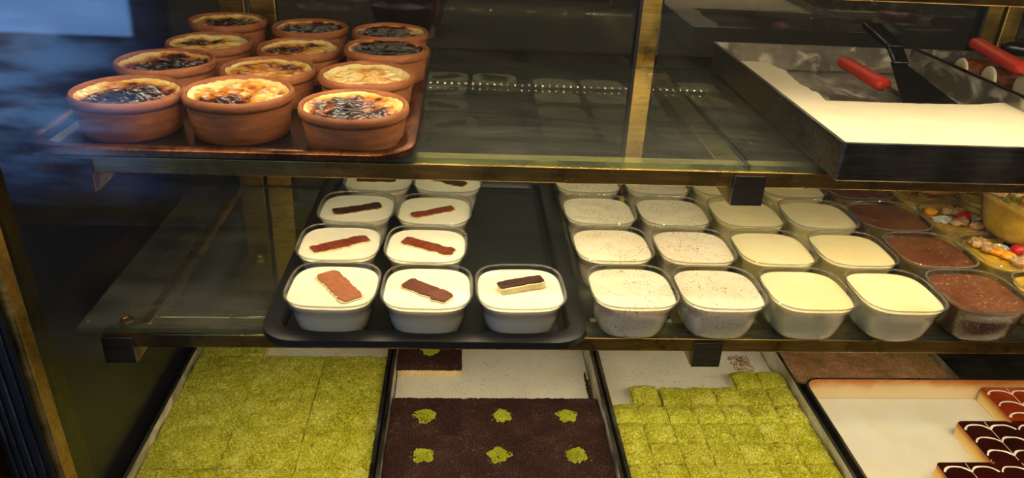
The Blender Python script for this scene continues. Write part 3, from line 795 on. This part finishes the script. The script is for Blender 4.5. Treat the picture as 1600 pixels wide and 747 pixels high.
for i, (x, y, a, l, w, th, m, lab) in enumerate(strips):
    c = put_cup('milk', (x, y, ZM + .0038), rnd.uniform(-.03, .03), lab, 'white pudding cups with browned strips')
    off = {0: (.006, .002), 1: (0, -.004), 2: (.002, .004), 3: (.0, .0), 4: (.002, .0), 5: (.0, .0), 6: (-.002, -.002), 7: (-.004, .0), 8: (.0, .002)}[i]
    z0 = .0450
    if i == 2:
        o = strip(l * 1.12, w * 1.22, th, i * 3 + 1).build('browned_strip', 'sponge', c, (off[0], off[1], z0)); o.rotation_euler = (0, 0, a)
        o2 = strip(l * 1.12, w * 1.12, .0014, i * 3 + 1).build('strip_crust', 'strip_dark', o, (-.0008, .0016, th * 1.02))
    else:
        o = strip(l * 1.12, w * 1.22, th, i * 3 + 1, curl=.001 if i in (5, 6) else .0).build('browned_strip', m, c, (off[0], off[1], z0)); o.rotation_euler = (0, 0, a)
        o2 = strip(l * 1.16, w * 1.34, .0010, i * 3 + 1).build('strip_underside', 'sponge', o, (.0003, -.0006, -.0004))
        if i == 4:
            o3 = strip(.015, .016, .0022, 33).build('torn_end', m, o, (.026, -.002, .001)); o3.rotation_euler = (0, 0, .5)

# ------------------------------------------------------------------ ashure cups
def ashure(loc, rz, label, seed, scale=1.0, lay=None, mat_body='ashure', top=.0440, stack=False):
    r_ = random.Random(seed)
    t = thing('ashure_cup', label, 'dessert cup', loc, rz, 'fruit and nut topped cups')
    s = shell0.copy(); col.objects.link(s); s.parent = t
    cup_rim().parent = t
    p = pudding_body(mat_body, seed=seed, top=top, amp=.0018, name='ashure_filling'); p.parent = t
    z = top + .0005
    for kind, x, y in lay:
        if kind == 'cherry': o = blob(.0105, .0085, .0080, r_.random() * 9, .05, 60, 20, 14).build('cherry', 'cherry_red', t, (x, y, z + .006), angle=180)
        elif kind == 'walnut':
            b = MB()
            for q in range(5):
                bb = blob(.0078, .006, .0052, r_.random() * 50, .5, 260, 14, 10); ox, oy = r_.uniform(-.007, .007), r_.uniform(-.005, .005)
                b.add([(a + ox, c + oy, d + r_.uniform(0, .002)) for a, c, d in bb.v], bb.f)
            o = b.build('walnut', 'walnut', t, (x, y, z + .0035), angle=180)
        elif kind == 'apricot':
            o = blob(.0105, .009, .0055, r_.random() * 50, .22, 90, 18, 10).build('apricot_piece', 'apricot', t, (x, y, z + .0035), angle=180)
        elif kind == 'coconut': o = tag(heap(.015, .011, 420, .0012, seed + 1, .005).build('coconut_flakes', 'coconut', t, (x, y, z + .0002), angle=180), kind='stuff')
        elif kind == 'currant': o = tag(heap(.016, .010, 40, .0028, seed + 2).build('currants', 'currant', t, (x, y, z + .001), angle=180), kind='stuff')
        elif kind == 'pistachio': o = tag(heap(.014, .012, 110, .0012, seed + 3, .002).build('ground_pistachio', 'ashure_green', t, (x, y, z), angle=180), kind='stuff')
        o.rotation_euler = (0, 0, r_.uniform(-.5, .5))
    if scale != 1.0: t.scale = (scale,) * 3
    return t
layA = [('walnut', -.026, .026), ('walnut', -.020, .012), ('apricot', -.014, .002), ('apricot', -.006, -.010), ('coconut', .002, .018), ('cherry', .014, .002), ('currant', .026, .022), ('coconut', .024, -.018), ('walnut', -.004, -.028), ('apricot', .010, -.028)]
layB = [('apricot', -.030, .024), ('coconut', -.022, .002), ('walnut', -.006, .026), ('walnut', .008, .022), ('pistachio', -.010, .012), ('cherry', .006, .000), ('coconut', .026, .006), ('walnut', -.008, -.014), ('currant', .024, -.014), ('walnut', .010, -.026)]
layC = [('coconut', -.030, .012), ('walnut', -.010, .002), ('cherry', .012, -.016), ('walnut', .000, -.010), ('currant', .026, .020), ('apricot', -.018, .028)]
layD = [('apricot', -.028, .018), ('apricot', -.014, .010), ('currant', .010, .026), ('cherry', .016, .004), ('coconut', -.006, -.016), ('walnut', -.030, -.010)]
xs = .1966 + 5 * .1056
ashure((xs + .004, .759, ZM + .0002), 0, 'fruit cup with apricot at the front corner beside the chocolate column', 21, lay=layD)
ashure((xs, .864, ZM + .0002), 0, 'fruit cup with a cherry, apricot and walnut, second row', 22, lay=layA)
ashure((xs - .004, .969, ZM + .0002), 0, 'fruit cup with a cherry and coconut, third row', 23, lay=layB)
ashure((xs - .006, 1.074, ZM + .0002), 0, 'fruit cup with a cherry, back row just under the rail', 24, lay=layC)
for j, yy in enumerate((.759, .864, .969, 1.074)):
    ashure((xs + .106 - .003 * j, yy, ZM + .0002), 0, 'fruit cup in the outer column by the glass end, %s row' % rowname[j], 31 + j, lay=(layB, layA, layD, layC)[j])
ashure((xs + .048, .908, ZM + .0515), .1, 'large fruit cup stacked on top of the others, cherry on it', 41, scale=1.18, lay=[('walnut', -.032, .022), ('walnut', -.008, .014), ('cherry', .013, .006), ('coconut', .004, .022), ('apricot', -.014, -.010), ('apricot', .008, -.020), ('currant', .026, .026), ('pistachio', -.022, .004)])
ashure((xs - .006, 1.062, ZM + .0600), .0, 'fruit cup stacked at the back, half hidden by the shelf rail', 42, scale=1.1, lay=layB)

# ------------------------------------------------------------------ upper pan: thick pudding, spatula, knives, rolls
def slab(poly_x0, poly, z0, z1, name, m, label, seed=5):
    """thick pudding with a ragged cut edge: poly is the outline"""
    b = MB(); pts = []
    for i in range(len(poly)):
        a = poly[i]; c = poly[(i + 1) % len(poly)]; L_ = math.hypot(c[0] - a[0], c[1] - a[1]); rag = a[2]
        n = max(1, int(L_ / .006)) if rag else 1
        for q in range(n):
            u = q / n; x = a[0] + (c[0] - a[0]) * u; y = a[1] + (c[1] - a[1]) * u
            if rag: x += rag * nz(x, y, seed, 70); y += rag * nz(x, y, seed + 4, 70)
            pts.append((x, y))
    me_v = [(x, y, z1) for x, y in pts]; n = len(pts)
    lo = [(x + .0015 * nz(x, y, 2, 90), y - .0005, z0) for x, y in pts]
    b.add(me_v + lo, [tuple(range(n)), tuple(reversed(range(n, 2 * n)))] + [(i, n + i, n + (i + 1) % n, (i + 1) % n) for i in range(n)])
    o = b.build(name, m, None, angle=35); tag(o, label, 'pudding')
    return o
slab(0, [(.3775, .6985, 0), (.6785, .6985, 0), (.6785, .905, .004), (.640, .893, .003), (.560, .889, .003), (.442, .889, .002), (.447, .93, .006), (.437, .965, .006), (.446, 1.03, .005), (.437, 1.078, .002), (.399, 1.082, .003), (.3775, 1.080, 0)], ZU + .0028, -.2515, 'thick_pudding', 'thick_pudding', 'thick cream pudding cut away in the deep steel pan')
# spatula
t = thing('spatula', 'black spatula with a broad blade standing in the pudding pan', 'spatula', (.58, .90, -.262))
def quadbar(A, B, th):
    """A, B: lists of two end points (left, right)"""
    (a0, a1), (b0, b1) = A, B; v = [Vector(a0), Vector(a1), Vector(b1), Vector(b0)]
    n = (v[1] - v[0]).cross(v[3] - v[0]).normalized() * th
    return [tuple(p) for p in v] + [tuple(p + n) for p in v], [(3, 2, 1, 0), (4, 5, 6, 7), (0, 1, 5, 4), (1, 2, 6, 5), (2, 3, 7, 6), (3, 0, 4, 7)]
base = Vector((.58, .90, -.262))
def rel(p): return tuple(Vector(p) - base)
b = MB(); v, f = quadbar((rel((.546, .893, -.262)), rel((.628, .893, -.262))), (rel((.602, 1.050, -.240)), rel((.622, 1.050, -.240))), .0012); b.add(v, f)
b.build('blade', 'gloss_black', t)
b = MB(); v, f = quadbar((rel((.600, 1.040, -.2415)), rel((.6235, 1.040, -.2415))), (rel((.6155, 1.095, -.231)), rel((.640, 1.095, -.231))), .007); b.add(v, f)
v, f = quadbar((rel((.6145, 1.092, -.2315)), rel((.641, 1.092, -.2315))), (rel((.6170, 1.185, -.2170)), rel((.648, 1.185, -.2170))), .009); b.add(v, f)
o = b.build('handle', 'gloss_black', t, bevel=.003, seg=3); 
def rod(p, q, r, m, name, parent, flat=.7, taper=1.0, bow=0):
    p, q = Vector(p), Vector(q); d = (q - p).normalized(); u = d.cross(Vector((0, 0, 1))).normalized(); w = u.cross(d); rings = []
    for k_, s_ in ((0, .55), (.03, .85), (.08, 1), (.3, .92), (.6, 1.0), (.9, 1.06), (.97, .95), (1, .7)):
        c = p + (q - p) * k_; rr = r * s_ * (1 + (taper - 1) * k_)
        rings.append([tuple(c + u * rr * math.copysign(abs(math.cos(a)) ** .8, math.cos(a)) + w * rr * flat * math.copysign(abs(math.sin(a)) ** .8, math.sin(a))) for a in [2 * math.pi * i / 20 for i in range(20)]])
    return MB().loft(rings).build(name, m, parent)
t = thing('serving_knife', 'red-handled serving knife lying on the bare pan floor', 'knife', (.565, 1.04, -.27))
bs = Vector((.565, 1.04, -.27))
rod(Vector((.5560, 1.098, -.2500)) - bs, Vector((.5725, .996, -.2590)) - bs, .0120, 'red_handle', 'handle', t)
b = MB(); v, f = quadbar((tuple(Vector((.5665, 1.0, -.2600)) - bs), tuple(Vector((.5800, 1.0, -.2600)) - bs)), (tuple(Vector((.5790, .905, -.2680)) - bs), tuple(Vector((.596, .905, -.2680)) - bs)), .0012); b.add(v, f); b.build('blade', 'steel_plain', t)
# rolls in the second pan
def roll(x, y, z, l, r, label, seed, rz=0.0):
    t = thing('pudding_roll', label, 'dessert', (x, y, z), rz, 'browned pudding rolls')
    b = MB(); rings = []; N = 36
    for k_ in range(13):
        u = k_ / 12; rings.append([(l * u, r * (1 + .06 * nz(u * 3, math.cos(a), seed)) * math.cos(a) * 1.12, r + r * .92 * math.sin(a) * (1 + .05 * nz(u * 3, math.sin(a), seed + 3))) for a in [2 * math.pi * i / N for i in range(N)]])
    b.loft(rings, False, False); b.build('browned_skin', 'kazandibi_skin', t)
    for sx in (0, 1):
        c = MB(); rr = []
        for q, (s_, dx) in enumerate(((1.0, 0), (.93, -.0025), (.7, -.004), (.45, -.003), (.15, -.0035))):
            rr.append([((dx if not sx else l - dx), r * s_ * 1.12 * math.cos(a), r + r * .92 * s_ * math.sin(a)) for a in [2 * math.pi * i / N for i in range(N)]])
        c.loft(rr, False, True); c.build('cream_end', 'thick_pudding', t)
    return t
roll(.738, 1.094, ZU + .0035, .15, .0195, 'browned pudding roll at the back of the second steel pan', 1, -.15)
roll(.752, 1.048, ZU + .0035, .15, .0195, 'browned pudding roll in the middle of the second steel pan', 2, -.15)
roll(.770, 1.000, ZU + .0035, .15, .0195, 'browned pudding roll nearest the glass in the second steel pan', 3, -.15)
t = thing('serving_knife', 'red-handled serving knife resting on the browned rolls', 'knife', (.745, 1.04, -.22)); bs = Vector((.745, 1.04, -.22))
rod(Vector((.7560, 1.112, -.2180)) - bs, Vector((.7620, .996, -.2320)) - bs, .0120, 'red_handle', 'handle', t)
b = MB(); v, f = quadbar((tuple(Vector((.755, 1.0, -.2335)) - bs), tuple(Vector((.769, 1.0, -.2335)) - bs)), (tuple(Vector((.762, .900, -.2520)) - bs), tuple(Vector((.785, .900, -.2520)) - bs)), .0012); b.add(v, f); b.build('blade', 'steel_plain', t)
t = thing('serving_spoon', 'black spoon handle lying across the browned rolls', 'spoon', (.84, 1.09, -.22)); bs = Vector((.84, 1.09, -.22))
rod(Vector((.796, 1.105, -.2220)) - bs, Vector((.900, 1.06, -.2300)) - bs, .012, 'gloss_black', 'handle', t, flat=.8)
b = blob(.03, .022, .006, 3, .0, 60, 20, 10); b.build('spoon_bowl', 'steel_plain', t, (.085, -.045, -.018))
